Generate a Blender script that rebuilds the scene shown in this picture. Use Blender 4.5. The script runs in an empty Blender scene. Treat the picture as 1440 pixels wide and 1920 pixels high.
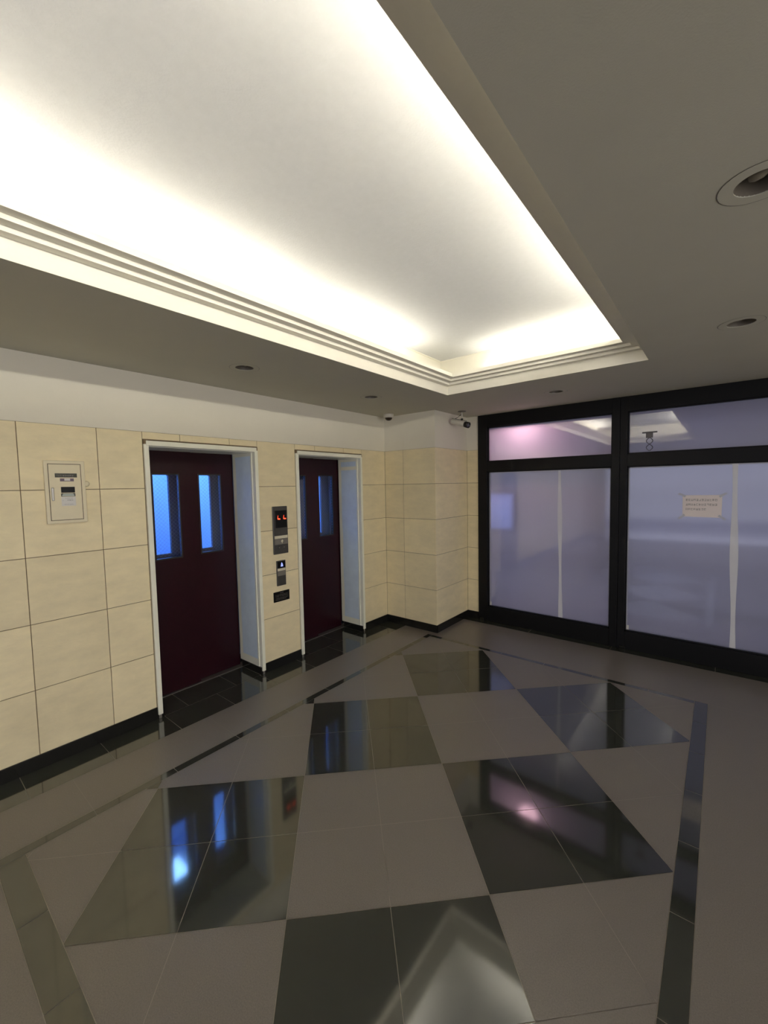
import bpy, bmesh, math, random
from mathutils import Vector, Matrix
random.seed(7)
PI = math.pi
scene = bpy.context.scene
COL = scene.collection

# ------------------------------------------------------------------ camera
YAW, PIT, ROL, FPX = 0.6847, -0.0634, -0.0191, 774.56
CAM = Vector((3.1599, 0.0, 1.6734))
fw = Vector((-math.sin(YAW)*math.cos(PIT), math.cos(YAW)*math.cos(PIT), math.sin(PIT)))
rt = Vector((math.cos(YAW), math.sin(YAW), 0)); up = rt.cross(fw)
c_, s_ = math.cos(ROL), math.sin(ROL)
rt2 = c_*rt + s_*up; up2 = -s_*rt + c_*up
cd = bpy.data.cameras.new('camera'); cam = bpy.data.objects.new('camera', cd); COL.objects.link(cam)
cd.sensor_fit = 'HORIZONTAL'; cd.sensor_width = 36; cd.lens = FPX/1440*36; cd.clip_start = .02
m = Matrix((rt2, up2, -fw)).transposed().to_4x4(); m.translation = CAM; cam.matrix_world = m
scene.camera = cam

# ------------------------------------------------------------------ look, world
scene.view_settings.view_transform = 'Standard'
scene.view_settings.look = 'None'
scene.view_settings.gamma = 1
scene.view_settings.use_curve_mapping = False
scene.view_settings.exposure = 0.74
TUBE = 12.2          # strength of the cove tubes
CAB = 10            # strength of the lift car light
SKY = 1.25
FILL_R = 55.0          # added fill light, unseen, from the right to lift walls and ceiling
al = bpy.data.lights.new('fill_right', 'AREA'); al.shape = 'RECTANGLE'; al.size = 5.4; al.size_y = 2.2
al.energy = FILL_R; al.color = (1, .95, .86)
alo = bpy.data.objects.new('fill_right', al); COL.objects.link(alo)
alo.location = (6.9, -.4, 1.15); alo.rotation_euler = (0, math.pi/2, 0); alo.rotation_euler = (math.pi/2, 0, math.pi/2)
FILL_B = 150.0          # added fill light behind the camera, for column front and jambs
bl_ = bpy.data.lights.new('fill_rear', 'AREA'); bl_.shape = 'RECTANGLE'; bl_.size = 5.0; bl_.size_y = 2.1
bl_.energy = FILL_B; bl_.color = (.94, .97, 1)
blo = bpy.data.objects.new('fill_rear', bl_); COL.objects.link(blo)
blo.location = (3.0, -4.75, 1.12); blo.rotation_euler = (math.pi/2, 0, math.pi)
w = bpy.data.worlds.new('world'); scene.world = w; w.use_nodes = True
w.node_tree.nodes['Background'].inputs[0].default_value = (.36, .37, .47, 1)
w.node_tree.nodes['Background'].inputs[1].default_value = SKY

# ------------------------------------------------------------------ materials
def lin(c):
    return tuple(((x/255)/12.92 if x/255 <= .04045 else ((x/255+.055)/1.055)**2.4) for x in c)
class N:
    def __init__(s, name):
        s.m = bpy.data.materials.new(name); s.m.use_nodes = True; s.t = s.m.node_tree
        s.b = s.t.nodes['Principled BSDF']; s.o = s.t.nodes['Material Output']
    def n(s, typ, **k):
        x = s.t.nodes.new(typ)
        for a, v in k.items(): setattr(x, a, v)
        return x
    def l(s, a, b): s.t.links.new(a, b)
def mat(name, col, rough=.5, metal=0, noise=0, scale=8, bump=0, bscale=60, spec=.5, ior=None, island=0, dark=None, stretch=None, emis=None, es=0):
    M = N(name); b = M.b
    b.inputs['Roughness'].default_value = rough; b.inputs['Metallic'].default_value = metal
    b.inputs['Specular IOR Level'].default_value = spec
    if ior: b.inputs['IOR'].default_value = ior
    b.inputs['Base Color'].default_value = (*col, 1)
    tc = M.n('ShaderNodeTexCoord')
    src = tc.outputs['Object']
    if stretch:
        mp = M.n('ShaderNodeMapping'); mp.inputs['Scale'].default_value = stretch; M.l(src, mp.inputs[0]); src = mp.outputs[0]
    if noise:
        nz = M.n('ShaderNodeTexNoise'); nz.inputs['Scale'].default_value = scale; nz.inputs['Detail'].default_value = 8; nz.inputs['Roughness'].default_value = .65
        M.l(src, nz.inputs['Vector'])
        d = dark or tuple(c*(1-noise) for c in col); li = tuple(min(1, c*(1+noise)) for c in col)
        cr = M.n('ShaderNodeValToRGB'); cr.color_ramp.elements[0].color = (*d, 1); cr.color_ramp.elements[1].color = (*li, 1)
        cr.color_ramp.elements[0].position = .32; cr.color_ramp.elements[1].position = .68
        M.l(nz.outputs['Fac'], cr.inputs[0]); out = cr.outputs[0]
        if island:
            g = M.n('ShaderNodeNewGeometry'); mr = M.n('ShaderNodeMapRange')
            mr.inputs['To Min'].default_value = 1-island; mr.inputs['To Max'].default_value = 1+island
            M.l(g.outputs['Random Per Island'], mr.inputs['Value'])
            mx = M.n('ShaderNodeVectorMath', operation='SCALE'); M.l(out, mx.inputs[0]); M.l(mr.outputs[0], mx.inputs['Scale']); out = mx.outputs[0]
        M.l(out, b.inputs['Base Color'])
    if bump:
        bz = M.n('ShaderNodeTexNoise'); bz.inputs['Scale'].default_value = bscale; bz.inputs['Detail'].default_value = 5
        M.l(src, bz.inputs['Vector'])
        bp = M.n('ShaderNodeBump'); bp.inputs['Strength'].default_value = bump; bp.inputs['Distance'].default_value = .004
        M.l(bz.outputs['Fac'], bp.inputs['Height']); M.l(bp.outputs[0], b.inputs['Normal'])
    if emis:
        b.inputs['Emission Color'].default_value = (*emis, 1); b.inputs['Emission Strength'].default_value = es
    return M.m

M_TILE = mat('limestone_tile', (.85, .74, .475), .55, noise=.07, scale=5, bump=.25, bscale=40, island=.05, stretch=(1, 1, 2.4))
M_GROUT = mat('brown_grout', (.22, .16, .09), .9, noise=.1)
M_PAINT = mat('cream_wall_paint', (.82, .78, .65), .8, noise=.015, scale=3, bump=.15, bscale=200)
M_CEIL = mat('lower_ceiling_paint', (.545, .53, .43), .85, noise=.02, scale=3, bump=.12, bscale=220)
M_UPPER = mat('upper_ceiling_paint', (.70, .71, .73), .8, noise=.02, scale=30, bump=.25, bscale=120)
M_MOULD = mat('cream_moulding_paint', (.80, .77, .67), .6, noise=.02, scale=10)
M_BLACKSTONE = mat('polished_black_granite', (.040, .043, .035), .07, noise=.12, scale=60, ior=2.1, bump=.005, bscale=9)
M_BASE = mat('black_stone_skirting', (.012, .012, .011), .16, noise=.2, scale=60)
M_BROWNSTONE = mat('honed_brown_granite', (.205, .182, .158), .34, noise=.16, scale=220, bump=.10, bscale=260, spec=.55)
M_FLOORGROUT = mat('floor_joint_mortar', (.36, .32, .26), .7)
M_FRAME = mat('cream_enamel_steel', (.93, .92, .76), .35, noise=.03, scale=6)
M_FILM = mat('blue_protective_film', (.74, .86, .97), .35, noise=.05, scale=9, bump=.2, bscale=25)
M_MAROON = mat('maroon_door_enamel', (.019, .002, .006), .33, noise=.12, scale=30, bump=.03, bscale=50, spec=.3)
M_DKMETAL = mat('dark_bronze_metal', (.045, .042, .038), .35, metal=.6)
M_BLACKFRAME = mat('black_window_enamel', (.0045, .0045, .005), .45, bump=.03, bscale=30, spec=.25)
M_STEEL = mat('brushed_steel', (.42, .40, .36), .35, metal=.9)
M_BOX = mat('beige_cabinet_paint', (.78, .70, .49), .45, noise=.02, scale=20)
M_BOXGAP = mat('cabinet_shadow_gap', (.12, .09, .05), .8)
M_OLIVE = mat('dark_olive_label', (.045, .047, .028), .4, noise=.3, scale=60)
M_PURPLE = mat('mauve_label', (.17, .12, .16), .5)
M_WHITE = mat('white_label_paper', (.72, .70, .66), .6)
M_GREENISH = mat('pale_green_label', (.50, .56, .50), .5)
M_INK = mat('black_ink', (.05, .045, .045), .6)
M_INKGREY = mat('grey_ink', (.30, .27, .27), .7)
M_BLACK = mat('black_plastic', (.005, .005, .005), .3, spec=.2)
M_PLATE = mat('dark_bronze_plate', (.055, .052, .045), .35, noise=.1, scale=40)
M_CREAMPL = mat('cream_plastic_strip', (.72, .67, .50), .4)
M_GREYPL = mat('grey_plastic_strip', (.20, .185, .155), .45)
M_RED = mat('red_led', (.9, .05, .02), .4, emis=(1, .06, .02), es=1.9)
M_BLUELED = mat('blue_button_light', (.3, .4, .9), .4, emis=(.28, .34, .85), es=.7)
M_PINKPAPER = mat('pinkish_notice_paper', (.93, .84, .82), .8)
M_TAPE = mat('clear_tape', (.60, .60, .63), .3)
M_CAMWHITE = mat('white_camera_plastic', (.68, .64, .54), .4)
M_DOME = mat('smoked_dome_plastic', (.03, .018, .012), .12)
M_LENS = mat('grey_lens_glass', (.10, .105, .13), .2)
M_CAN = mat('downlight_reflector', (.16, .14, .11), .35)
M_TRIM = mat('downlight_trim_paint', (.545, .53, .43), .8)
M_BULB = mat('unlit_lamp_glass', (.30, .27, .21), .25)
M_CABWALL = mat('pale_blue_car_panel', (.52, .68, .97), .5)
M_CABFLOOR = mat('grey_car_floor', (.2, .2, .22), .6)
M_SHAFT = mat('raw_shaft_concrete', (.10, .10, .11), .9, noise=.1)
M_CABDOOR = mat('slate_car_door', (.10, .10, .13), .45)
M_CABLAMP = mat('car_ceiling_lamp', (.8, .9, 1), .5, emis=(.25, .53, 1), es=CAB)
M_TUBE = mat('fluorescent_tube', (1, 1, 1), .5, emis=(1, .96, .86), es=TUBE)
M_TUBE1 = mat('boosted_fluorescent_tube', (1, 1, 1), .5, emis=(1, .95, .84), es=TUBE*2.2)  # strength raised above the base tube to brighten the near tray
M_TUBE2 = mat('brighter_fluorescent_tube', (1, 1, 1), .5, emis=(1, .95, .84), es=TUBE*4.0)
M_TUBE3 = mat('brightest_fluorescent_tube', (1, 1, 1), .5, emis=(1, .95, .84), es=TUBE*7.5)
M_SIGNBLUE = mat('blue_sign_face', (.2, .25, .6), .5, emis=(.16, .21, .50), es=1.3)
M_OUTPALE = mat('outdoor_pale_band', (.62, .62, .70), .8)
M_BRACKET = mat('grey_bracket_metal', (.16, .15, .15), .5)
M_PAVE = mat('outdoor_paving', (.34, .34, .42), .8, noise=.1, scale=2)
M_OUTWALL = mat('outdoor_blue_grey_render', (.42, .43, .56), .8, noise=.1, scale=1.5)
M_OUTDARK = mat('outdoor_dark_metal', (.05, .05, .07), .6)
M_SOFFIT = mat('outdoor_soffit_paint', (.45, .44, .55), .8)
M_PINKLAMP = mat('pink_lamp_glass', (1, .7, .75), .5, emis=(1, .58, .66), es=26)

def glass_mat(name, tint, haze, rough, trans=.5, grough=.035, gl=1.0, ior=1.55, hazecol=(.45, .46, .52), dif=.15):
    """clear front sheen + frosted film: glossy by fresnel over (translucent/diffuse film + rough refraction)"""
    M = N(name); t = M.t; t.nodes.remove(M.b)
    gloss = M.n('ShaderNodeBsdfGlossy'); gloss.inputs['Roughness'].default_value = grough; gloss.inputs['Color'].default_value = (gl, gl, gl, 1)
    fr = M.n('ShaderNodeFresnel'); fr.inputs['IOR'].default_value = ior
    tr = M.n('ShaderNodeBsdfTranslucent'); tr.inputs['Color'].default_value = (*hazecol, 1)
    df = M.n('ShaderNodeBsdfDiffuse'); df.inputs['Color'].default_value = (*hazecol, 1)
    m1 = M.n('ShaderNodeMixShader'); m1.inputs[0].default_value = dif; M.l(tr.outputs[0], m1.inputs[1]); M.l(df.outputs[0], m1.inputs[2])
    if rough > 0:
        rf = M.n('ShaderNodeBsdfRefraction'); rf.inputs['IOR'].default_value = 1.12; rf.inputs['Roughness'].default_value = rough
        rf.inputs['Color'].default_value = (*tint, 1)
    else:
        rf = M.n('ShaderNodeBsdfTransparent'); rf.inputs['Color'].default_value = (*tint, 1)
    nz = M.n('ShaderNodeTexNoise'); nz.inputs['Scale'].default_value = 2.2; nz.inputs['Detail'].default_value = 6
    tc = M.n('ShaderNodeTexCoord'); M.l(tc.outputs['Object'], nz.inputs['Vector'])
    mr = M.n('ShaderNodeMapRange'); mr.inputs['To Min'].default_value = haze*.75; mr.inputs['To Max'].default_value = min(1, haze*1.25)
    M.l(nz.outputs['Fac'], mr.inputs['Value'])
    m2 = M.n('ShaderNodeMixShader'); M.l(mr.outputs[0], m2.inputs[0]); M.l(rf.outputs[0], m2.inputs[1]); M.l(m1.outputs[0], m2.inputs[2])
    m3 = M.n('ShaderNodeMixShader'); M.l(fr.outputs[0], m3.inputs[0]); M.l(m2.outputs[0], m3.inputs[1]); M.l(gloss.outputs[0], m3.inputs[2])
    M.l(m3.outputs[0], M.o.inputs['Surface'])
    return M.m
M_PANELOW = glass_mat('frosted_film_glass', (.92, .92, .92), .70, .6, ior=2.3, grough=.07, hazecol=(.62, .63, .66), dif=.2)
M_PANETOP = glass_mat('hazy_transom_glass', (.92, .92, .97), .90, .55, ior=2.7, hazecol=(.60, .60, .66), dif=.12)
M_WIREGLASS = glass_mat('wired_door_glass', (.93, .95, .97), .04, 0, gl=1.0, hazecol=(.3, .3, .34))

# ------------------------------------------------------------------ mesh helpers
class MB:
    def __init__(s): s.bm = bmesh.new(); s.mats = []
    def mi(s, m):
        if m is None: return 0
        if m not in s.mats: s.mats.append(m)
        return s.mats.index(m)
    def face(s, pts, m=None):
        f = s.bm.faces.new([s.bm.verts.new(p) for p in pts]); f.material_index = s.mi(m); return f
    def box(s, a, b, m=None, bev=0):
        x0, y0, z0 = [min(a[i], b[i]) for i in range(3)]; x1, y1, z1 = [max(a[i], b[i]) for i in range(3)]
        t = bmesh.new(); bmesh.ops.create_cube(t, size=1)
        for v in t.verts: v.co = Vector(((x0+x1)/2+v.co.x*(x1-x0), (y0+y1)/2+v.co.y*(y1-y0), (z0+z1)/2+v.co.z*(z1-z0)))
        if bev: bmesh.ops.bevel(t, geom=t.edges[:]+t.verts[:], offset=bev, segments=2, profile=.5, affect='EDGES')
        s.merge(t, m); return s
    def merge(s, t, m=None, M=None):
        k = s.mi(m); vm = {}
        for v in t.verts: vm[v] = s.bm.verts.new(M @ v.co if M else v.co)
        for f in t.faces:
            g = s.bm.faces.new([vm[v] for v in f.verts]); g.material_index = k; g.smooth = f.smooth
        t.free()
    def lathe(s, prof, M=None, m=None, seg=32, smooth=True):
        """prof: (radius, height) pairs, about local z"""
        t = bmesh.new(); rings = []
        for r, h in prof:
            if r < 1e-6: rings.append([t.verts.new((0, 0, h))])
            else: rings.append([t.verts.new((r*math.cos(2*PI*i/seg), r*math.sin(2*PI*i/seg), h)) for i in range(seg)])
        for a, b in zip(rings, rings[1:]):
            for i in range(seg):
                j = (i+1) % seg
                vs = [a[i % len(a)], a[j % len(a)], b[j % len(b)], b[i % len(b)]]
                u = []
                for v in vs:
                    if v not in u: u.append(v)
                if len(u) > 2:
                    f = t.faces.new(u); f.smooth = smooth
        bmesh.ops.recalc_face_normals(t, faces=t.faces[:])
        s.merge(t, m, M); return s
    def tube(s, pts, r, m=None, seg=8):
        pts = [Vector(p) for p in pts]
        t = bmesh.new(); rings = []
        for i, p in enumerate(pts):
            d = (pts[min(i+1, len(pts)-1)]-pts[max(i-1, 0)]).normalized()
            q = d.to_track_quat('Z', 'Y')
            rings.append([t.verts.new(p + q @ Vector((r*math.cos(2*PI*k/seg), r*math.sin(2*PI*k/seg), 0))) for k in range(seg)])
        for a, b in zip(rings, rings[1:]):
            for i in range(seg):
                f = t.faces.new([a[i], a[(i+1) % seg], b[(i+1) % seg], b[i]]); f.smooth = True
        t.faces.new(rings[0][::-1]); t.faces.new(rings[-1])
        s.merge(t, m); return s
    def loopframe(s, outer, inner, m=None):
        for i in range(len(outer)):
            j = (i+1) % len(outer); s.face([outer[i], outer[j], inner[j], inner[i]], m)
    def build(s, name, m=None, parent=None, kind=None):
        me = bpy.data.meshes.new(name); s.bm.normal_update(); s.bm.to_mesh(me); s.bm.free()
        for x in (s.mats or [m]): me.materials.append(x if x else m)
        o = bpy.data.objects.new(name, me); COL.objects.link(o)
        if parent: o.parent = parent; o.matrix_parent_inverse = Matrix.Translation(-parent.location)
        if kind: o['kind'] = kind
        return o
def tag(o, label, cat, group=None):
    o['label'] = label; o['category'] = cat
    if group: o['group'] = group
    return o
def empty(name, loc):
    o = bpy.data.objects.new(name, None); COL.objects.link(o); o.location = loc; o.empty_display_size = .05; return o
def struct(o): o['kind'] = 'structure'; return o

# ------------------------------------------------------------------ dimensions (metres)
H = 2.49; ZB = .0866; ROW = .4; ZT = ZB+5*ROW            # ceiling, skirting top, tiled height
XC, YD, YF = .7137, 3.9045, 4.64                         # column face, column front, window wall
XR, YB = 6.4, -4.2                                      # right wall, wall behind
T0x, T1x, T0y, T1y = 1.195, 2.757, -1.05, 3.355          # opening of the ceiling tray
H2, Q = 2.86, .165
E1 = (1.205, 2.125); E2 = (2.545, 3.480)                 # lift entrances, outer frame
ZE = 2.03; FR = .045; RX = -.30                          # frame top, frame width, door plane

# ------------------------------------------------------------------ floor
def clip(poly, a, b, c):      # keep a*x+b*y<=c
    out = []
    for i in range(len(poly)):
        p, q = poly[i], poly[(i+1) % len(poly)]
        dp, dq = a*p[0]+b*p[1]-c, a*q[0]+b*q[1]-c
        if dp <= 0: out.append(p)
        if dp*dq < 0:
            t = dp/(dp-dq); out.append((p[0]+t*(q[0]-p[0]), p[1]+t*(q[1]-p[1])))
    return out
def rectclip(poly, x0, y0, x1, y1):
    for a, b, c in ((-1, 0, -x0), (1, 0, x1), (0, -1, -y0), (0, 1, y1)):
        if len(poly) < 3: return []
        poly = clip(poly, a, b, c)
    return poly
fl = MB(); G = .0015
def ftile(poly, m):
    if len(poly) < 3: return
    ar = sum(p[0]*q[1]-q[0]*p[1] for p, q in zip(poly, poly[1:]+poly[:1]))/2
    if abs(ar) < 2e-4: return
    if m is M_BROWNSTONE:      # tighter joints between the honed slabs
        mx_ = sum(p[0] for p in poly)/len(poly); my_ = sum(p[1] for p in poly)/len(poly); ex = 1+.0007/(.5*abs(ar)**.5)
        poly = [(mx_+(p[0]-mx_)*ex, my_+(p[1]-my_)*ex) for p in poly]
    fl.face([(x, y, 0) for x, y in (poly if ar > 0 else poly[::-1])], m)
X0, X1, Y0, Y1 = .70, 3.045, .335, 3.775
PA, PB = .4025, .407
for i in range(-9, 9):
    for j in range(-9, 12):
        a0, b0 = .105+i*PA, 2.385+j*PB
        q = [(a0+G, b0+G), (a0+PA-G, b0+G), (a0+PA-G, b0+PB-G), (a0+G, b0+PB-G)]
        q = [((b-a)/2**.5, (a+b)/2**.5) for a, b in q]
        # supercells of two by two tiles, b boundaries fall at odd j
        dark = ((i//2) + ((j+1)//2)) % 2 == 0
        ftile(rectclip(q, X0+G, Y0+G, X1-G, Y1-G), M_BLACKSTONE if dark else M_BROWNSTONE)
# dark border band, cut into lengths
BL, BR, BT, BN = .055, .080, .05, .10
def band(x0, y0, x1, y1, vert, m=M_BLACKSTONE, p=.41, off=0):
    a, b = (y0, y1) if vert else (x0, x1); t = a
    nxt = a + ((off-a) % p or p)
    while t < b-1e-6:
        u = min(nxt, b)
        if vert: ftile([(x0+G, t+G), (x1-G, t+G), (x1-G, u-G), (x0+G, u-G)], m)
        else: ftile([(t+G, y0+G), (u-G, y0+G), (u-G, y1-G), (t+G, y1-G)], m)
        t = u; nxt = u+p
band(X0-BL, Y0-BN, X0, Y1+BT, True, off=.62)
band(X1, Y0-BN, X1+BR, Y1+BT, True, off=.62)
band(X0, Y1, X1, Y1+BT, False, off=.7)
band(X0, Y0-BN, X1, Y0, False, off=.7)
# brown field between border and walls
def field(x0, y0, x1, y1, m, px, py, ox=0, oy=0):
    x = x0
    while x < x1-1e-6:
        nx = min(x1, x+((ox-x) % px or px) if (ox-x) % px > 1e-3 else x+px)
        band(x, y0, nx, y1, True, m, py, oy); x = nx
SX = .275
field(SX, YB, X0-BL, Y1+BT, M_BROWNSTONE, 9, .82, 0, .62)
field(X1+BR, YB, XR, Y1+BT, M_BROWNSTONE, 9, 9, 0, .62)
field(X0-BL, YB, X1+BR, Y0-BN, M_BROWNSTONE, .82, .82, .7, 0)
field(SX, Y1+BT, XC, YD, M_BROWNSTONE, 9, 9)
field(XC, Y1+BT, XR, 4.52, M_BROWNSTONE, 9, 9, .7)
field(XC, 4.52, XR, YF+.14, M_BLACKSTONE, .82, 9, .7)
field(0, YB, SX, YD, M_BLACKSTONE, 9, .41, 0, .43)
for (a, b) in (E1, E2): field(RX-.02, a+FR, 0, b-FR, M_BLACKSTONE, 9, .41, 0, .2)
fl.face([(-.4, YB-.1, -.0015), (XR+.1, YB-.1, -.0015), (XR+.1, YF+.14, -.0015), (-.4, YF+.14, -.0015)], M_FLOORGROUT)
fl.box((-.4, YB-.1, -.12), (XR+.1, YF+.14, -.003), M_FLOORGROUT)
struct(fl.build('floor'))

# ------------------------------------------------------------------ tiled walls
g = .0021
def tiles_x(mb, x, ys, zs, n, skip=()):
    """tiles lying in a plane x=const, ys and zs joint positions, n=+1 faces +x"""
    for y0, y1 in zip(ys, ys[1:]):
        for z0, z1 in zip(zs, zs[1:]):
            mb.box((x-.012*n, y0+g, z0+g), (x, y1-g, z1-g), M_TILE, .0007)
def tiles_y(mb, y, xs, zs, n):
    for x0, x1 in zip(xs, xs[1:]):
        for z0, z1 in zip(zs, zs[1:]):
            mb.box((x0+g, y-.012*n, z0+g), (x1-g, y, z1-g), M_TILE, .0007)
ZS = [ZB+k*ROW for k in range(6)]
YS = [YB]+[.13-.4*k for k in range(10, 0, -1)]+[.13, .530, .927, E1[0]-.004]
wl = MB()
tiles_x(wl, 0, YS, ZS, 1)
tiles_x(wl, 0, [E1[1]+.004, E2[0]-.004], ZS, 1)
tiles_x(wl, 0, [E2[1]+.004, YD], ZS, 1)
tiles_x(wl, 0, [E1[0]-.004, 1.463, 1.867, E1[1]+.004], [ZE+.004, ZT], 1)
tiles_x(wl, 0, [E2[0]-.004, 2.794, 3.201, E2[1]+.004], [ZE+.004, ZT], 1)
# grout backing and masonry, in pieces round the openings
XW = -.34
for (a, b) in ((YB-.1, E1[0]), (E1[1], E2[0]), (E2[1], YD+.2)): wl.box((XW, a, -.05), (-.004, b, ZT), M_GROUT)
for (a, b) in (E1, E2): wl.box((XW, a, ZE), (-.004, b, ZT), M_GROUT)
wl.box((XW, YB-.1, ZT), (-.002, YD+.2, 2.85), M_PAINT)
struct(wl.build('wall_left'))
wc = MB()
tiles_y(wc, YD, [0, .2728, XC], ZS, -1)
tiles_x(wc, XC, [YD, YF], ZS, 1)
wc.box((-.05, YD+.004, 0), (XC-.004, YF+.3, ZT), M_GROUT)
wc.box((-.05, YD+.002, ZT), (XC-.002, YF+.3, H+.05), M_PAINT)
struct(wc.build('wall_column'))
wf = MB()
tiles_y(wf, YF, [XC, .868], ZS, -1)
wf.box((XC-.01, YF+.004, 0), (.868, YF+.3, ZT), M_GROUT)
wf.box((XC-.01, YF+.002, ZT), (.868, YF+.3, H+.05), M_PAINT)
tiles_y(wf, YF, [3.95+.35*k for k in range(8)], ZS, -1)
wf.box((3.95, YF+.004, 0), (XR, YF+.3, ZT), M_GROUT); wf.box((3.95, YF+.002, ZT), (XR, YF+.3, H+.05), M_PAINT)
struct(wf.build('wall_front'))
wr = MB()
DY0, DY1 = -3.1, 2.3                                     # unseen opening in the right-hand wall, made for the added fill light
for ya_, yb_ in ((YB, DY0), (DY1, YF)):
    k = max(1, round((yb_-ya_)/.4)); tiles_x(wr, XR, [ya_+(yb_-ya_)*i/k for i in range(k+1)], ZS, -1)
    wr.box((XR+.004, ya_, -.05), (XR+.2, yb_+.1, ZT), M_GROUT); wr.box((XR+.002, ya_, ZT), (XR+.2, yb_, H+.05), M_PAINT)
wr.box((XR+.002, DY0, 2.3), (XR+.2, DY1, H+.05), M_PAINT)
struct(wr.build('wall_right'))
wb = MB()
tiles_y(wb, YB, [0, .5], ZS, 1); tiles_y(wb, YB, [5.5, 5.95, XR], ZS, 1)
for xa_, xb_ in ((-.05, .5), (5.5, XR+.1)): wb.box((xa_, YB-.2, -.05), (xb_, YB-.004, ZT), M_GROUT); wb.box((xa_, YB-.2, ZT), (xb_, YB-.002, H+.05), M_PAINT)
wb.box((.5, YB-.2, 2.2), (5.5, YB-.002, H+.05), M_PAINT)  # lintel over the unseen opening made for the added rear fill
struct(wb.build('wall_back'))
# skirting
bl = MB()
for a, b in ((YB, E1[0]), (E1[1], E2[0]), (E2[1], YD)): bl.box((-.01, a, 0), (.003, b, ZB-.001), M_BASE, .001)
for (a, b) in (E1, E2):
    bl.box((RX, a, 0), (.004, a+FR-.002, .066), M_BASE); bl.box((RX, b-FR+.002, 0), (.004, b, .066), M_BASE)
struct(bl.build('baseboard_left'))
bc = MB(); bc.box((0, YD-.003, 0), (XC+.003, YD+.01, ZB-.001), M_BASE, .001); bc.box((XC-.01, YD, 0), (XC+.003, YF, ZB-.001), M_BASE, .001)
struct(bc.build('baseboard_column'))
bf = MB(); bf.box((XC, YF-.003, 0), (.868, YF+.01, ZB-.001), M_BASE, .001); struct(bf.build('baseboard_front'))
br = MB(); br.box((XR-.003, YB, 0), (XR+.01, DY0, ZB-.001), M_BASE, .001); br.box((XR-.003, DY1, 0), (XR+.01, YF, ZB-.001), M_BASE, .001); struct(br.build('baseboard_right'))
bb = MB(); bb.box((0, YB-.01, 0), (.5, YB+.003, ZB-.001), M_BASE, .001); bb.box((5.5, YB-.01, 0), (XR, YB+.003, ZB-.001), M_BASE, .001); struct(bb.build('baseboard_back'))

# ------------------------------------------------------------------ ceiling with tray and downlight holes
DL = [(.63, 1.63), (.64, 2.93), (.62, .30), (1.98, 3.93), (3.225, 1.595), (3.22, 2.92)]
DR = .062
cb = bmesh.new()
def loop(pts):
    vs = [cb.verts.new(p) for p in pts]
    for i in range(len(vs)): cb.edges.new((vs[i], vs[(i+1) % len(vs)]))
loop([(-.1, YB-.1, H), (XR+.1, YB-.1, H), (XR+.1, YF+.3, H), (-.1, YF+.3, H)])
loop([(T0x, T0y, H), (T1x, T0y, H), (T1x, T1y, H), (T0x, T1y, H)])
for x, y in DL: loop([(x+DR*math.cos(k*PI/14), y+DR*math.sin(k*PI/14), H) for k in range(28)])
bmesh.ops.triangle_fill(cb, use_beauty=True, use_dissolve=False, edges=cb.edges[:])
for f in cb.faces:
    if f.normal.z > 0: f.normal_flip()
me = bpy.data.meshes.new('ceiling'); cb.to_mesh(me); cb.free(); me.materials.append(M_CEIL)
ceil = bpy.data.objects.new('ceiling', me); COL.objects.link(ceil); struct(ceil)
# stepped moulding of the tray: profile (inward distance, height)
prof = [(0, H), (0, 2.566), (.045, 2.566), (.045, 2.585), (.089, 2.585), (.089, 2.604), (.134, 2.604), (.134, 2.633), (.118, 2.633), (.118, 2.620), (-Q, 2.620)]
def ring(d, z): return [(T0x+d, T0y+d, z), (T1x-d, T0y+d, z), (T1x-d, T1y-d, z), (T0x+d, T1y-d, z)]
tm = MB()
for (d0, z0), (d1, z1) in zip(prof, prof[1:]): tm.loopframe(ring(d0, z0)[::-1], ring(d1, z1)[::-1], M_MOULD)
struct(tm.build('trim_1'))
cv = MB()
pc = [(-Q, 2.620), (-Q, H2-.010), (-Q+.006, H2-.010), (-Q+.006, H2)]
for (d0, z0), (d1, z1) in zip(pc, pc[1:]): cv.loopframe(ring(d0, z0)[::-1], ring(d1, z1)[::-1], M_MOULD)
struct(cv.build('trim_2'))
cu = MB(); cu.face(ring(-Q, H2)[::-1], M_UPPER); cu.box((T0x-Q-.01, T0y-Q-.01, H2+.001), (T1x+Q+.01, T1y+Q+.01, H2+.06), M_UPPER)
struct(cu.build('ceiling_tray'))

# fluorescent tubes lying in the trough
def tube_light(p0, p1, label, m=None):
    p0, p1 = Vector(p0), Vector(p1); c = (p0+p1)/2
    t = tag(empty('fluorescent_tube', (c.x, c.y, 2.62)), label, 'light', 'fluorescent tubes in the ceiling cove')
    d = (p1-p0).normalized(); n = Vector((-d.y, d.x, 0))
    b = MB(); a = p0-n*.02; e = p1+n*.02
    b.box((min(a.x, e.x), min(a.y, e.y), 2.621), (max(a.x, e.x), max(a.y, e.y), 2.645)); b.build('batten', M_CAMWHITE, t)
    g_ = MB(); g_.tube([p0+d*.03, p1-d*.03], .013, seg=8); g_.build('lamp_tube', m or M_TUBE, t)
    for q in (p0, p1-d*.03):
        s = MB(); q2 = q+d*.03; s.tube([q, q2], .016, seg=10); s.build('end_cap', M_CAMWHITE, t)
zt = 2.665; xl = T0x-.085; xr = T1x+.085; yf = T1y+.085; yn = T0y-.085
for i, y in enumerate((-.80, .47, 1.74)):
    lab = ['end by the wall behind', 'middle of the run', 'end nearest the window wall'][i]
    tube_light((xl, y, zt), (xl, y+1.2, zt), 'warm white fluorescent tube in the left cove above the lifts, '+lab, M_TUBE1 if i == 0 else None)
    tube_light((xr, y, zt), (xr, y+1.2, zt), 'warm white fluorescent tube in the right cove, '+lab, M_TUBE3 if i == 0 else M_TUBE2)
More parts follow.
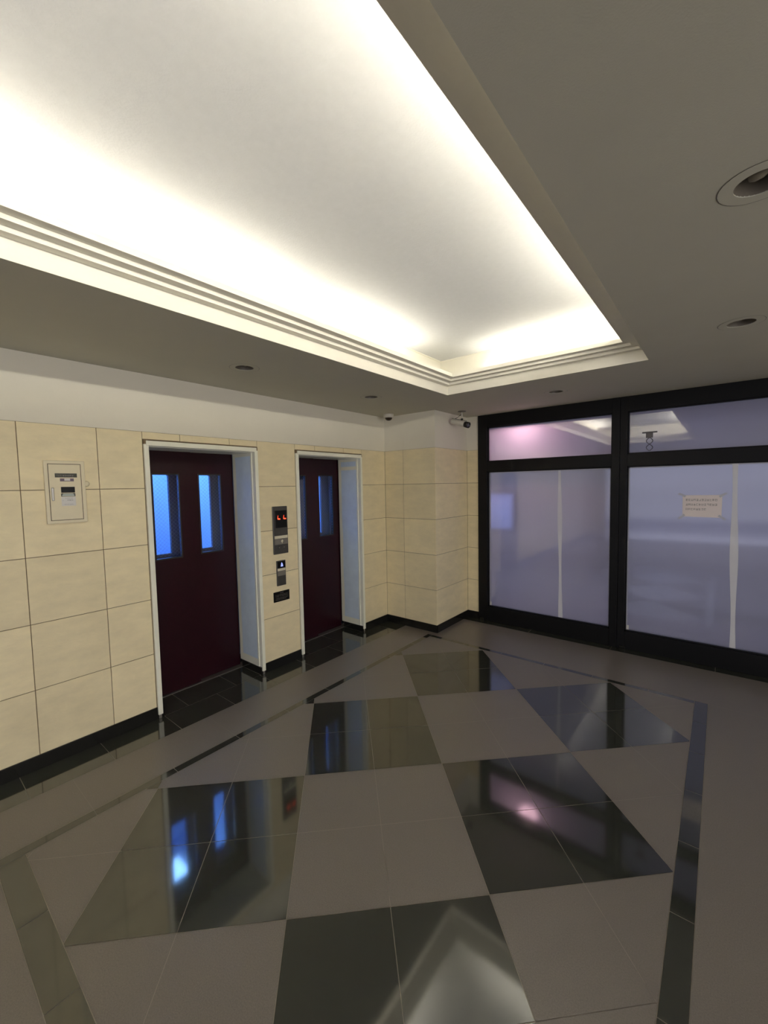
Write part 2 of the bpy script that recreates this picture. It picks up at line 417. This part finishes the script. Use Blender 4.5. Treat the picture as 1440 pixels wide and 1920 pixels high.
tube_light((1.50, yf, zt), (2.82, yf, zt), 'warm white fluorescent tube in the cove along the window side')

# ------------------------------------------------------------------ lifts
def glyph_row(mb, o, u, v, n, wch, hch, m, lift=.0006, thick=.0004, seed=0, gapchance=.06):
    """row of small illegible strokes: o origin, u right dir, v up dir"""
    rnd = random.Random(seed); o = Vector(o); u = Vector(u); v = Vector(v); w_ = u.cross(v)
    def st(a, b, c, d):
        p = [o+u*a+v*b+w_*lift, o+u*c+v*b+w_*lift, o+u*c+v*d+w_*lift, o+u*a+v*d+w_*lift]
        mb.face([tuple(q) for q in p], m)
    for k in range(n):
        if rnd.random() < gapchance: continue
        x = k*wch*1.15; s = wch*.13
        for yy in rnd.sample([.05, .3, .55, .8], rnd.choice((2, 3))): st(x+wch*.08, hch*yy, x+wch*.92, hch*yy+s)
        for xx in rnd.sample([.1, .45, .78], rnd.choice((1, 2))): st(x+wch*xx, hch*.05, x+wch*xx+s, hch*.93)

def entrance(n, y0, y1, seam, wins, mid):
    d = struct(empty('door_%d' % n, (0, (y0+y1)/2, 0)))
    f = MB(); P = .016
    f.box((-.035, y0, .03), (P, y0+.032, ZE-.03), M_FRAME, .003)
    f.box((-.035, y1-.032, .03), (P, y1, ZE-.03), M_FRAME, .003)
    f.box((-.035, y0+.014, ZE-.042), (P+.004, y1-.014, ZE-.006), M_FRAME, .003)
    f.box((RX-.03, y0+.02, ZE-.045), (-.03, y1-.02, ZE-.03), M_FRAME)
    f.box((RX-.03, y0+.006, .067), (-.03, y0+FR-.006, ZE-.03), M_FRAME)
    f.box((RX-.03, y1-FR+.006, .067), (-.03, y1-.006, ZE-.03), M_FRAME)
    fo = f.build('door_frame', None, d)
    for yy in (y0, y1-.03):
        for zz in (ZE-.03,):
            k = MB(); k.box((-.03, yy, zz), (.012, yy+.03, ZE), M_GROUT, .002); k.build('frame_corner', None, fo)
        k = MB(); k.box((-.02, yy+.006, 0), (.010, yy+.024, .032), M_STEEL, .002); k.build('frame_foot', None, fo)
    # protective film on the two jambs, cream steel left showing round it
    for s, yy in ((1, y0+FR-.006), (-1, y1-FR+.006)):
        k = MB(); top = 1.86 if n == 2 else 1.955
        zz = [.135]+[.135+(top-.135)*t/14 for t in range(1, 15)]
        L = [(-.285+random.uniform(-.004, .008), z) for z in zz]; Rr = [(-.045+random.uniform(-.003, .004), z) for z in zz]
        for i in range(14):
            q = [(L[i][0], yy+s*.0012, L[i][1]), (Rr[i][0], yy+s*.0012, Rr[i][1]), (Rr[i+1][0], yy+s*.0012, Rr[i+1][1]), (L[i+1][0], yy+s*.0012, L[i+1][1])]
            k.face(q if s < 0 else q[::-1], M_FILM)
        if n == 2: k.box((-.285, yy, 1.90), (-.05, yy+s*.0012, 1.955), M_FILM)
        k.build('protective_film', None, fo)['label'] = 'bluish protective film'
    s = MB(); s.box((RX-.09, y0+FR, -.01), (RX+.012, y1-FR, .004), M_STEEL, .001); s.build('door_sill', None, d)
    # two sliding leaves with a glazed slot each
    a, b = y0+FR-.006, y1-FR+.006
    for k, (l0, l1, xf) in enumerate(((a, seam+.02, RX-.004), (seam, b, RX-.045))):
        w0, w1 = wins[k]; z0, z1 = 1.115, 1.80
        m_ = MB(); xb = xf-.030; zt_ = ZE-.04; zb_ = .008
        def prism(ya, yb, za, zb2):
            m_.box((xb, ya, za), (xf, yb, zb2), M_MAROON)
        # panel face with hole: four pieces welded
        prism(l0, w0, zb_, zt_); prism(w1, l1, zb_, zt_); prism(w0, w1, zb_, z0); prism(w0, w1, z1, zt_)
        lf = m_.build('door_leaf', None, d)
        fm = MB(); t = .006
        fm.box((xb-.001, w0-t, z0-t), (xf+.003, w0+.004, z1+t), M_DKMETAL, .001); fm.box((xb-.001, w1-.004, z0-t), (xf+.003, w1+t, z1+t), M_DKMETAL, .001)
        fm.box((xb-.001, w0, z0-t), (xf+.003, w1, z0+.006), M_DKMETAL, .001); fm.box((xb-.001, w0, z1-.004), (xf+.003, w1, z1+t), M_DKMETAL, .001)
        fm.build('window_frame', None, lf)
        gl = MB(); gx = xf-.008
        gl.face([(gx, w0+.003, z0+.005), (gx, w1-.003, z0+.005), (gx, w1-.003, z1-.003), (gx, w0+.003, z1-.003)], M_WIREGLASS)
        gl.build('glass_pane', None, lf)
        wi = MB(); wr_ = .0007; st = .032       # wire mesh
        W = w1-w0; HH = z1-z0; q = -HH
        while q < W:
            for sg in (1, -1):
                t0 = max(0, -q); t1 = min(HH, W-q)
                if t1-t0 > .01:
                    p = [(gx-.002, w0+q+t, (z0+t if sg > 0 else z1-t)) for t in (t0, t1)]
                    wi.tube(p, wr_, M_STEEL, 3)
            q += st
        wi.build('wire_mesh', None, lf)
    return d
entrance(1, E1[0], E1[1], 1.665, ((1.372, 1.578), (1.765, 1.966)), 0)
entrance(2, E2[0], E2[1], 3.015, ((2.715, 2.915), (3.140, 3.352)), 0)

# lift cars standing behind the landing doors
def rounded_rect(y0, y1, z0, z1, r, n=5):
    out = []
    for cy, cz, a0 in ((y1-r, z1-r, 0), (y0+r, z1-r, 90), (y0+r, z0+r, 180), (y1-r, z0+r, 270)):
        for k in range(n+1):
            a = math.radians(a0+90*k/n); out.append((cy+r*math.cos(a), cz+r*math.sin(a)))
    return out
def car(y0, y1, seam, wins, label):
    t = tag(empty('elevator_car', (-1.2, (y0+y1)/2, 0)), label, 'elevator', 'lift cars behind the landing doors')
    XD = RX-.185
    b = MB(); bx0, bx1, by0, by1, bz = -1.95, XD-.05, y0-.17, y1+.17, 2.62
    b.box((bx0, by0, .02), (bx0+.02, by1, bz), M_CABWALL); b.box((bx0, by0, .02), (bx1, by0+.02, bz), M_CABWALL); b.box((bx0, by1-.02, .02), (bx1, by1, bz), M_CABWALL)
    b.box((bx0, by0, bz-.02), (bx1, by1, bz), M_CABWALL)
    for (p, q) in ((by0, y0+.04), (y1-.04, by1)): b.box((bx1-.02, p, .02), (bx1, q, bz), M_CABWALL)
    b.box((bx1-.02, y0, 2.0), (bx1, y1, bz), M_CABWALL)
    b.build('car_wall', None, t)
    f = MB(); f.box((bx0, by0, 0), (bx1, by1, .02), M_CABFLOOR); f.build('car_floor', None, t)
    l = MB(); l.box((bx0+.35, by0+.3, bz-.06), (bx1-.3, by1-.3, bz-.025), M_CABLAMP, .005); l.build('ceiling_lamp', None, t)
    for k, (l0, l1, xf) in enumerate(((y0-.02, seam+.02, XD+.0), (seam, y1+.02, XD-.035))):
        w0, w1 = wins[k]; dbm = bmesh.new(); z0, z1 = 1.13, 1.80
        for pts in ([(l0, .02), (l1, .02), (l1, 2.05), (l0, 2.05)], rounded_rect(w0, w1, z0, z1, .014)):
            vs = [dbm.verts.new((xf, p, q)) for p, q in pts]
            for i in range(len(vs)): dbm.edges.new((vs[i], vs[(i+1) % len(vs)]))
        bmesh.ops.triangle_fill(dbm, use_beauty=True, edges=dbm.edges[:])
        r_ = bmesh.ops.extrude_face_region(dbm, geom=dbm.faces[:])
        bmesh.ops.translate(dbm, vec=(-.028, 0, 0), verts=[v for v in r_['geom'] if isinstance(v, bmesh.types.BMVert)])
        bmesh.ops.recalc_face_normals(dbm, faces=dbm.faces[:])
        m_ = MB(); m_.merge(dbm, M_CABDOOR); m_.build('car_door', None, t)
car(1.25, 2.08, 1.665, ((1.372, 1.575), (1.765, 1.963)), 'blue-lit lift car seen through the door windows nearest the wall cabinet')
car(2.59, 3.435, 3.015, ((2.715, 2.91), (3.140, 3.335)), 'blue-lit lift car barely seen through the door windows nearest the corner column')
# shaft box between wall and cars keeps the light in
sh = MB()
for a, b in ((1.0, 1.02), (2.32, 2.35), (3.70, 3.72)): sh.box((-2.1, a, 0), (XW, b, 2.8), M_SHAFT)
sh.box((-2.1, 1.0, 2.7), (XW, 3.72, 2.8), M_SHAFT); sh.box((-2.1, 1.0, 0), (-2.05, 3.72, 2.8), M_SHAFT); sh.box((-2.1, 1.0, -.1), (XW-.04, 3.72, -.002), M_SHAFT)
struct(sh.build('wall_shaft'))

# ------------------------------------------------------------------ wall fittings by the lifts
# indicator panel
t = tag(empty('floor_indicator_panel', (0, 2.34, 1.06)), 'tall dark panel with red floor display between the two lift doors', 'display panel')
p = MB(); p.box((0, 2.258, 1.062), (.012, 2.422, 1.503), M_PLATE, .005); p.build('face_plate', None, t)
p = MB(); p.box((.011, 2.284, 1.305), (.0145, 2.412, 1.465), M_BLACK, .002); dsp = p.build('display_window', None, t)
for y in (2.306, 2.371):
    e = MB(); s = .0050; x0, x1 = .0142, .0155
    for poly in ([(y, 1.395), (y+s, 1.394), (y+.004+s, 1.415), (y+.008, 1.423)], [(y, 1.395), (y-.003+s, 1.383), (y+.030, 1.381), (y+.030, 1.391), (y+s, 1.394)]):
        e.face([(x1, a, b) for a, b in poly], M_RED)
    e.build('red_digit', None, dsp)
p = MB(); p.box((.011, 2.270, 1.205), (.0135, 2.416, 1.232), M_CREAMPL, .0005); p.build('cream_strip', None, t)
p = MB(); p.box((.011, 2.270, 1.150), (.0130, 2.416, 1.203), M_GREYPL, .0005); gs = p.build('grey_strip', None, t)
p = MB(); p.lathe([(0, .0006), (.012, .0006), (.012, 0)], Matrix.Translation((.0131, 2.352, 1.180)) @ Matrix.Rotation(PI/2, 4, 'Y'), M_CREAMPL, 14); p.box((.0131, 2.349, 1.160), (.0136, 2.355, 1.180), M_CREAMPL); p.build('emblem', M_CREAMPL, gs)
for y in (2.318, 2.372):
    p = MB(); p.lathe([(0, .003), (.006, .003), (.006, 0)], Matrix.Translation((.0115, y, 1.122)) @ Matrix.Rotation(PI/2, 4, 'Y'), M_GREYPL, 12); p.build('key_switch', None, t)
# call button
t = tag(empty('call_button_panel', (0, 2.333, .765)), 'narrow dark call button plate with a small lit mark under the red display', 'button panel')
p = MB(); p.box((0, 2.283, .765), (.011, 2.384, 1.000), M_PLATE, .004); p.build('face_plate', None, t)
p = MB(); p.box((.010, 2.290, .932), (.014, 2.378, .992), M_BLACK, .002); bt = p.build('call_button', None, t)
p = MB(); p.face([(.0146, 2.324, .944), (.0146, 2.352, .944), (.0146, 2.349, .963), (.0146, 2.340, .981), (.0146, 2.334, .981), (.0146, 2.328, .963)], M_BLUELED); p.build('button_light', None, bt)
p = MB(); p.box((.010, 2.291, .904), (.0125, 2.378, .927), M_CREAMPL, .0005); p.build('cream_strip', None, t)
p = MB(); p.box((.010, 2.291, .858), (.0120, 2.378, .902), M_GREYPL, .0005); p.build('grey_strip', None, t)
# plaque
t = tag(empty('notice_plaque', (0, 2.33, .617)), 'small black plaque with faint lines of text below the call button', 'plaque')
p = MB(); p.box((0, 2.243, .618), (.005, 2.421, .712), M_BLACK, .0012); p.build('plaque_plate', None, t)
p = MB()
glyph_row(p, (.005, 2.312, .694), (0, 1, 0), (0, 0, 1), 4, .009, .009, M_INKGREY, seed=1)
for r, (z, n) in enumerate(((.676, 14), (.663, 14), (.646, 14), (.633, 12))): glyph_row(p, (.005, 2.262, z), (0, 1, 0), (0, 0, 1), n, .0088, .009, M_GREYPL, seed=2+r)
p.build('plaque_text', None, t)
# wall cabinet
t = tag(empty('wall_cabinet', (0, .74, 1.48)), 'beige flush metal control cabinet with labels on the tiled wall left of the lifts', 'cabinet')
p = MB(); p.box((0, .640, 1.480), (.020, .845, 1.865), M_BOX, .003); cbx = p.build('cabinet_body', None, t)
p = MB()
y0, y1, z0, z1, s = .661, .821, 1.502, 1.842, .0035
for a, b in (((y0-s, z0-s), (y0, z1+s)), ((y1, z0-s), (y1+s, z1+s)), ((y0, z0-s), (y1, z0)), ((y0, z1), (y1, z1+s))): p.box((.0195, a[0], a[1]), (.0203, b[0], b[1]), M_BOXGAP)
p.build('door_gap', None, t)
p = MB(); p.box((.0195, y0, z0), (.0225, y1, z1), M_BOX, .001); dr = p.build('cabinet_door', None, t)
p = MB(); p.box((.022, .668, 1.620), (.0275, .681, 1.700), M_STEEL, .003); p.build('door_handle', None, dr)
def lab(name, a, b, m, th=.0006, lbl=None):
    q = MB(); q.box((.0222, a[0], a[1]), (.0225+th, b[0], b[1]), m, .0002); o = q.build(name, None, dr)
    if lbl: o['label'] = lbl
    return o
q = MB(); q.box((.0222, .690, 1.762), (.0240, .801, 1.787), M_OLIVE, .0005)
glyph_row(q, (.024, .697, 1.769), (0, 1, 0), (0, 0, 1), 3, .008, .010, M_GREYPL, seed=20); glyph_row(q, (.024, .728, 1.769), (0, 1, 0), (0, 0, 1), 7, .008, .009, M_INKGREY, seed=21)
q.build('name_plate', None, dr)
q = MB(); q.box((.0222, .714, 1.738), (.0232, .784, 1.756), M_PURPLE, .0003); q.box((.0230, .736, 1.742), (.0236, .765, 1.755), M_WHITE); q.build('mauve_label', None, dr)
q = MB(); q.box((.0222, .716, 1.668), (.0245, .786, 1.704), M_BLACK, .0005); q.build('display_window', None, dr)
q = MB(); q.box((.0222, .715, 1.645), (.0230, .787, 1.664), M_OLIVE, .0002); q.box((.0228, .720, 1.647), (.0234, .782, 1.657), M_GREENISH); q.face([(.0233, .722, 1.658), (.0233, .780, 1.658), (.0233, .774, 1.662), (.0233, .728, 1.662)], M_GREENISH); q.build('pale_green_label', None, dr)
q = MB(); q.box((.0222, .715, 1.587), (.0229, .788, 1.643), M_WHITE, .0002)
glyph_row(q, (.0229, .730, 1.632), (0, 1, 0), (0, 0, 1), 9, .0042, .0045, M_INKGREY, seed=31)
glyph_row(q, (.0229, .720, 1.617), (0, 1, 0), (0, 0, 1), 3, .0050, .0060, M_INKGREY, seed=32); glyph_row(q, (.0229, .743, 1.619), (0, 1, 0), (0, 0, 1), 5, .0056, .0055, M_INK, seed=33, gapchance=0)
glyph_row(q, (.0229, .728, 1.594), (0, 1, 0), (0, 0, 1), 9, .0045, .0045, M_INKGREY, seed=34)
q.build('white_sticker', None, dr)
k = MB(); k.lathe([(0, .010), (.013, .0095), (.018, .006), (.019, 0)], Matrix.Translation((0, .853, 1.722)) @ Matrix.Rotation(PI/2, 4, 'Y'), M_BOX, 20)
tag(k.build('blanking_plug'), 'small round beige cap stuck on the tiles right of the control cabinet', 'plug')

# ------------------------------------------------------------------ security cameras
cx, cy = .185, 3.76
t = tag(empty('dome_camera', (cx, cy, H)), 'small white dome security camera on the ceiling above the corner column', 'security camera')
T = Matrix.Translation((cx, cy, 0))
p = MB(); p.lathe([(0, H), (.058, H), (.060, H-.006), (.058, H-.030), (.052, H-.040), (.040, H-.042), (0, H-.042)], T, M_CAMWHITE, 32); p.build('camera_housing', None, t)
p = MB(); p.lathe([(.042, H-.040), (.040, H-.050), (.033, H-.062), (.020, H-.071), (0, H-.075)], T, M_DOME, 32); p.build('smoked_dome', None, t)
cx, cy = .885, 4.20
t = tag(empty('bullet_camera', (cx, cy, H)), 'white tube security camera on a ceiling bracket left of the black window frame', 'security camera')
T = Matrix.Translation((cx, cy, 0))
p = MB(); p.lathe([(0, H), (.045, H), (.045, H-.006), (.018, H-.012), (0, H-.012)], T, M_CAN, 24); p.build('mount_plate', None, t)
p = MB(); p.tube([(cx, cy, H-.01), (cx, cy, H-.085)], .009, M_CAMWHITE, 12); p.lathe([(0, H-.105), (.014, H-.098), (.014, H-.082), (0, H-.078)], T, M_DKMETAL, 16); p.build('mount_arm', None, t)
a = Vector((.755, cy, 2.395)); b = Vector((.985, cy-.03, 2.322)); d = (b-a).normalized(); q = d.to_track_quat('Z', 'Y').to_matrix().to_4x4()
T2 = Matrix.Translation(a) @ q; Ln = (b-a).length
p = MB(); p.lathe([(0, 0), (.024, 0), (.029, .006), (.031, .02), (.031, Ln-.05), (.028, Ln-.048), (0, Ln-.048)], T2, M_CAMWHITE, 24); p.box((0, 0, 0), (0, 0, 0)) if False else None; bd = p.build('camera_body', None, t)
p = MB(); p.lathe([(.028, Ln-.05), (.033, Ln-.05), (.034, Ln), (.028, Ln), (.026, Ln-.008), (0, Ln-.010)], T2, M_DKMETAL, 24); p.build('lens_hood', None, bd)
p = MB(); p.lathe([(0, Ln-.004), (.016, Ln-.006), (.022, Ln-.009)], T2, M_LENS, 20); p.build('lens', None, bd)
p = MB(); p.tube([(cx-.006, cy, H-.03), (cx-.05, cy+.01, H-.055), (cx-.105, cy+.01, H-.078), (.758, cy, 2.412)], .003, M_INK, 6)
p.tube([(.762, cy, 2.425), (.83, cy, 2.405), (cx, cy, 2.395), (.96, cy-.025, 2.370)], .0028, M_INK, 6); p.build('cable', None, t)

# ------------------------------------------------------------------ downlights (all unlit)
DLAB = ['unlit recessed ceiling downlight in front of the first lift door', 'unlit recessed ceiling downlight in front of the second lift door',
        'unlit recessed ceiling downlight above the wall cabinet side, at the left end', 'unlit recessed ceiling downlight between the tray and the window frame',
        'large unlit downlight with exposed lamp in the ceiling right of the tray, nearest', 'unlit downlight in the ceiling right of the tray, farther back']
def downlight(x, y, label):
    t = tag(empty('ceiling_downlight', (x, y, H)), label, 'light', 'unlit ceiling downlights')
    T = Matrix.Translation((x, y, 0))
    p = MB(); p.lathe([(DR-.002, H+.004), (DR-.002, H-.0012), (.0955, H-.0012), (.0955, H)], T, M_TRIM, 36, smooth=False); p.build('trim_ring', None, t)
    p = MB(); p.lathe([(.0955, H-.0006), (.0985, H-.0006)], T, M_CAN, 36, smooth=False); p.build('dark_rim', None, t)  # thin dark ring round the trim
    p = MB(); p.lathe([(DR-.002, H+.001), (.055, H+.05), (.048, H+.10), (0, H+.10)], T, M_CAN, 32); p.build('reflector', None, t)
    a_ = Vector((x-.028, y+.02, H+.030)); b_ = Vector((x+.046, y-.012, H+.040)); q_ = (b_-a_).to_track_quat('Z', 'Y').to_matrix().to_4x4(); L = (b_-a_).length
    p = MB(); p.lathe([(0, 0), (.010, .002), (.016, .012), (.018, .03), (.013, .05), (.010, .06), (.010, L), (0, L)], Matrix.Translation(a_) @ q_, M_BULB, 20); p.build('lamp_bulb', None, t)
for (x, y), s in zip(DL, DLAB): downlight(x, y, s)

# ------------------------------------------------------------------ window wall
def window(n, x0, x1, jl, jr):
    w_ = struct(empty('window_%d' % n, ((x0+x1)/2, YF, 0)))
    f = MB(); ya, yb = YF-.015, YF+.10
    L, R = x0+jl, x1-jr
    f.box((x0, ya, 0), (L, yb, H), M_BLACKFRAME, .002); f.box((R, ya, 0), (x1, yb, H), M_BLACKFRAME, .002)
    f.box((L, ya+.004, 2.345), (R, yb, H), M_BLACKFRAME, .002); f.box((L, ya+.004, 1.818), (R, yb, 1.938), M_BLACKFRAME, .002); f.box((L, ya+.004, 0), (R, yb, .178), M_BLACKFRAME, .002)
    for za, zb in ((.178, 1.818), (1.938, 2.345)):     # glazing beads
        for p, q in (((L, za), (L+.010, zb)), ((R-.010, za), (R, zb)), ((L, za), (R, za+.010)), ((L, zb-.010), (R, zb))):
            f.box((p[0], YF+.012, p[1]), (q[0], YF+.075, q[1]), M_BLACKFRAME)
    fo = f.build('window_frame', None, w_)
    k = MB(); k.box((x0+.02, ya-.012, 0), (x0+.075, ya+.01, .03), M_BASE, .003); k.build('frame_foot', None, fo)
    g1 = MB(); g1.face([(L, YF+.035, .178), (R, YF+.035, .178), (R, YF+.035, 1.818), (L, YF+.035, 1.818)], M_PANELOW); g1.build('lower_pane', None, w_)['label'] = 'frosted lower glass pane'
    g2 = MB(); g2.face([(L, YF+.035, 1.938), (R, YF+.035, 1.938), (R, YF+.035, 2.345), (L, YF+.035, 2.345)], M_PANETOP); g2.build('transom_pane', None, w_)['label'] = 'hazy upper glass pane'
    return w_, L, R
MT = glass_mat('film_seam_tape', (.9, .9, .9), .97, 0, ior=1.3, hazecol=(.95, .95, .95), dif=.85)
def film_tape(w_, x, xb, wd, L, R, below=False):
    p = MB(); n_ = 22; z0, z1 = .19, 1.806; Y = YF+.033
    for i in range(n_):
        a, b = i/n_, (i+1)/n_
        def q(t): 
            cxx = xb+(x-xb)*t; ww = wd*(.85+.25*math.sin(t*9+x)); return cxx-ww/2, cxx+ww/2, z0+(z1-z0)*t
        l0, r0, za = q(a); l1, r1, zb = q(b)
        p.face([(l0, Y, za), (r0, Y, za), (r1, Y, zb), (l1, Y, zb)], MT)
    p.build('film_seam', None, w_)['label'] = 'whitish seam where two sheets of film meet'
    p = MB(); s = .010
    for a, b in (((L+.010, .188), (L+.010+s, 1.808)), ((R-.010-s, .188), (R-.010, 1.808)), ((L+.01, 1.798), (R-.01, 1.808))):
        p.face([(a[0], Y+.0005, a[1]), (b[0], Y+.0005, a[1]), (b[0], Y+.0005, b[1]), (a[0], Y+.0005, b[1])], M_EDGE)
    p.build('film_edge', None, w_)
    p = MB(); p.box((L+.012, YF+.028, .19), (L+.035, YF+.0335, .235), M_WHITE, .001); p.build('glazing_sticker', None, w_)
M_EDGE = glass_mat('film_edge', (.9, .9, .9), .97, 0, ior=1.3, hazecol=(.75, .75, .78), dif=.7)
w1, L1, R1 = window(1, .868, 2.378, .115, .068)
w2, L2, R2 = window(2, 2.382, 3.95, .062, .11)
film_tape(w1, 1.803, 1.823, .042, L1, R1)
film_tape(w2, 3.250, 3.272, .052, L2, R2)
# notice paper taped to the glass
t = tag(empty('paper_notice', (3.03, YF+.03, 1.34)), 'pale paper notice with three lines of print taped to the right frosted pane', 'notice')
p = MB()
pts = [(2.890, 1.340), (3.168, 1.336), (3.170, 1.536), (2.888, 1.534)]
p.face([(x, YF+.030, z) for x, z in pts], M_PINKPAPER); p.face([(x, YF+.0306, z) for x, z in pts][::-1], M_PINKPAPER)
pp = p.build('paper_sheet', None, t)
for r, (z, n) in enumerate(((1.482, 12), (1.440, 12), (1.398, 8))):
    p = MB(); glyph_row(p, (2.912, YF+.030, z), (1, 0, 0), (0, 0, 1), n, .0165, .021, M_INKGREY, seed=50+r, gapchance=0); p.build('printed_text', None, pp)
for (x, z, an) in ((2.883, 1.337, .75), (3.172, 1.338, -.6), (3.175, 1.537, .6), (2.884, 1.537, -.5)):
    p = MB(); ca, sa = math.cos(an), math.sin(an); hl, hw = .030, .009
    p.face([(x+ca*u-sa*v, YF+.0294, z+sa*u+ca*v) for u, v in ((-hl, -hw), (hl, -hw), (hl, hw), (-hl, hw))], M_TAPE); p.build('corner_tape', None, t)

# ------------------------------------------------------------------ outside the window wall
o = MB(); o.box((-4, YF+.14, -.12), (9, 13, -.02), M_PAVE); o.box((XR+.2, -12, -.12), (14, YF+.14, -.02), M_PAVE); o.box((-4, -12, -.12), (XR+.2, YB-.2, -.02), M_PAVE); struct(o.build('ground'))
o = MB(); o.box((.2, YF+.10, H-.02), (9, 7.0, H+.10), M_SOFFIT); struct(o.build('ceiling_outdoor'))
o = MB()
o.box((-4, 8.6, -.02), (9, 8.8, 3.6), M_OUTWALL)
for z, h in ((.38, .26), (1.55, .22)): o.box((-4, 8.5, z), (9, 8.6, z+h), M_OUTPALE)
for x in (-1.6, 1.5, 5): o.box((x, 8.45, 0), (x+.14, 8.6, 3.6), M_OUTDARK)
tag(o.build('building_facade'), 'blue-grey building front blurred behind the frosted glass', 'building')
o = MB(); o.box((2.2, 6.58, -.02), (9, 6.70, .03), M_OUTDARK, .01)
tag(o.build('street_kerb'), 'dark low kerb line blurred behind the right frosted pane', 'kerb')
t = tag(empty('light_box', (.45, 5.6, -.02)), 'dim blue light box blurred behind the left edge of the left frosted pane', 'sign')
p = MB(); p.box((-.05, 5.55, 1.02), (.99, 5.70, 1.56), M_OUTDARK, .01); p.build('box_casing', None, t)
p = MB(); p.box((-.03, 5.54, 1.05), (.965, 5.56, 1.53), M_SIGNBLUE, .002); p.build('lit_face', None, t)
p = MB(); p.box((.40, 5.58, -.02), (.48, 5.66, 1.02), M_OUTDARK); p.build('sign_post', None, t)
lx, ly, lz = 1.40, 4.93, 2.30
t = tag(empty('wall_lamp', (lx, ly, H-.02)), 'glowing pink lamp under the outdoor soffit behind the left transom glass', 'lamp')
T = Matrix.Translation((lx, ly, 0))
p = MB(); p.lathe([(0, H-.02), (.07, H-.02), (.07, H-.04), (0, H-.04)], T, M_OUTDARK, 24); p.build('lamp_base', None, t)
p = MB(); p.lathe([(0, H-.04), (.10, H-.042), (.115, H-.060), (.10, H-.080), (.06, H-.092), (0, H-.096)], T, M_PINKLAMP, 24); p.build('lamp_globe', None, t)
hx, hy = 2.622, YF+.024
t = tag(empty('hanging_bracket', (hx, hy, 2.137)), 'small grey bracket with twisted wires hanging against the right transom glass', 'bracket')
p = MB(); p.box((hx-.060, hy-.008, 2.126), (hx+.060, hy+.008, 2.138), M_BRACKET, .002); p.box((hx-.030, hy-.007, 2.080), (hx+.026, hy+.008, 2.127), M_BRACKET, .004); p.box((hx-.02, hy+.004, 2.09), (hx+.02, YF+.0345, 2.12), M_BRACKET); p.build('bracket_plate', None, t)
for ph in (0, PI):
    p = MB(); p.tube([(hx+.026*math.sin(z*50+ph), hy+.006*math.cos(z*50+ph), 2.082-z) for z in [k*.0078 for k in range(17)]], .0035, M_BRACKET, 6); p.build('twisted_wire', None, t)
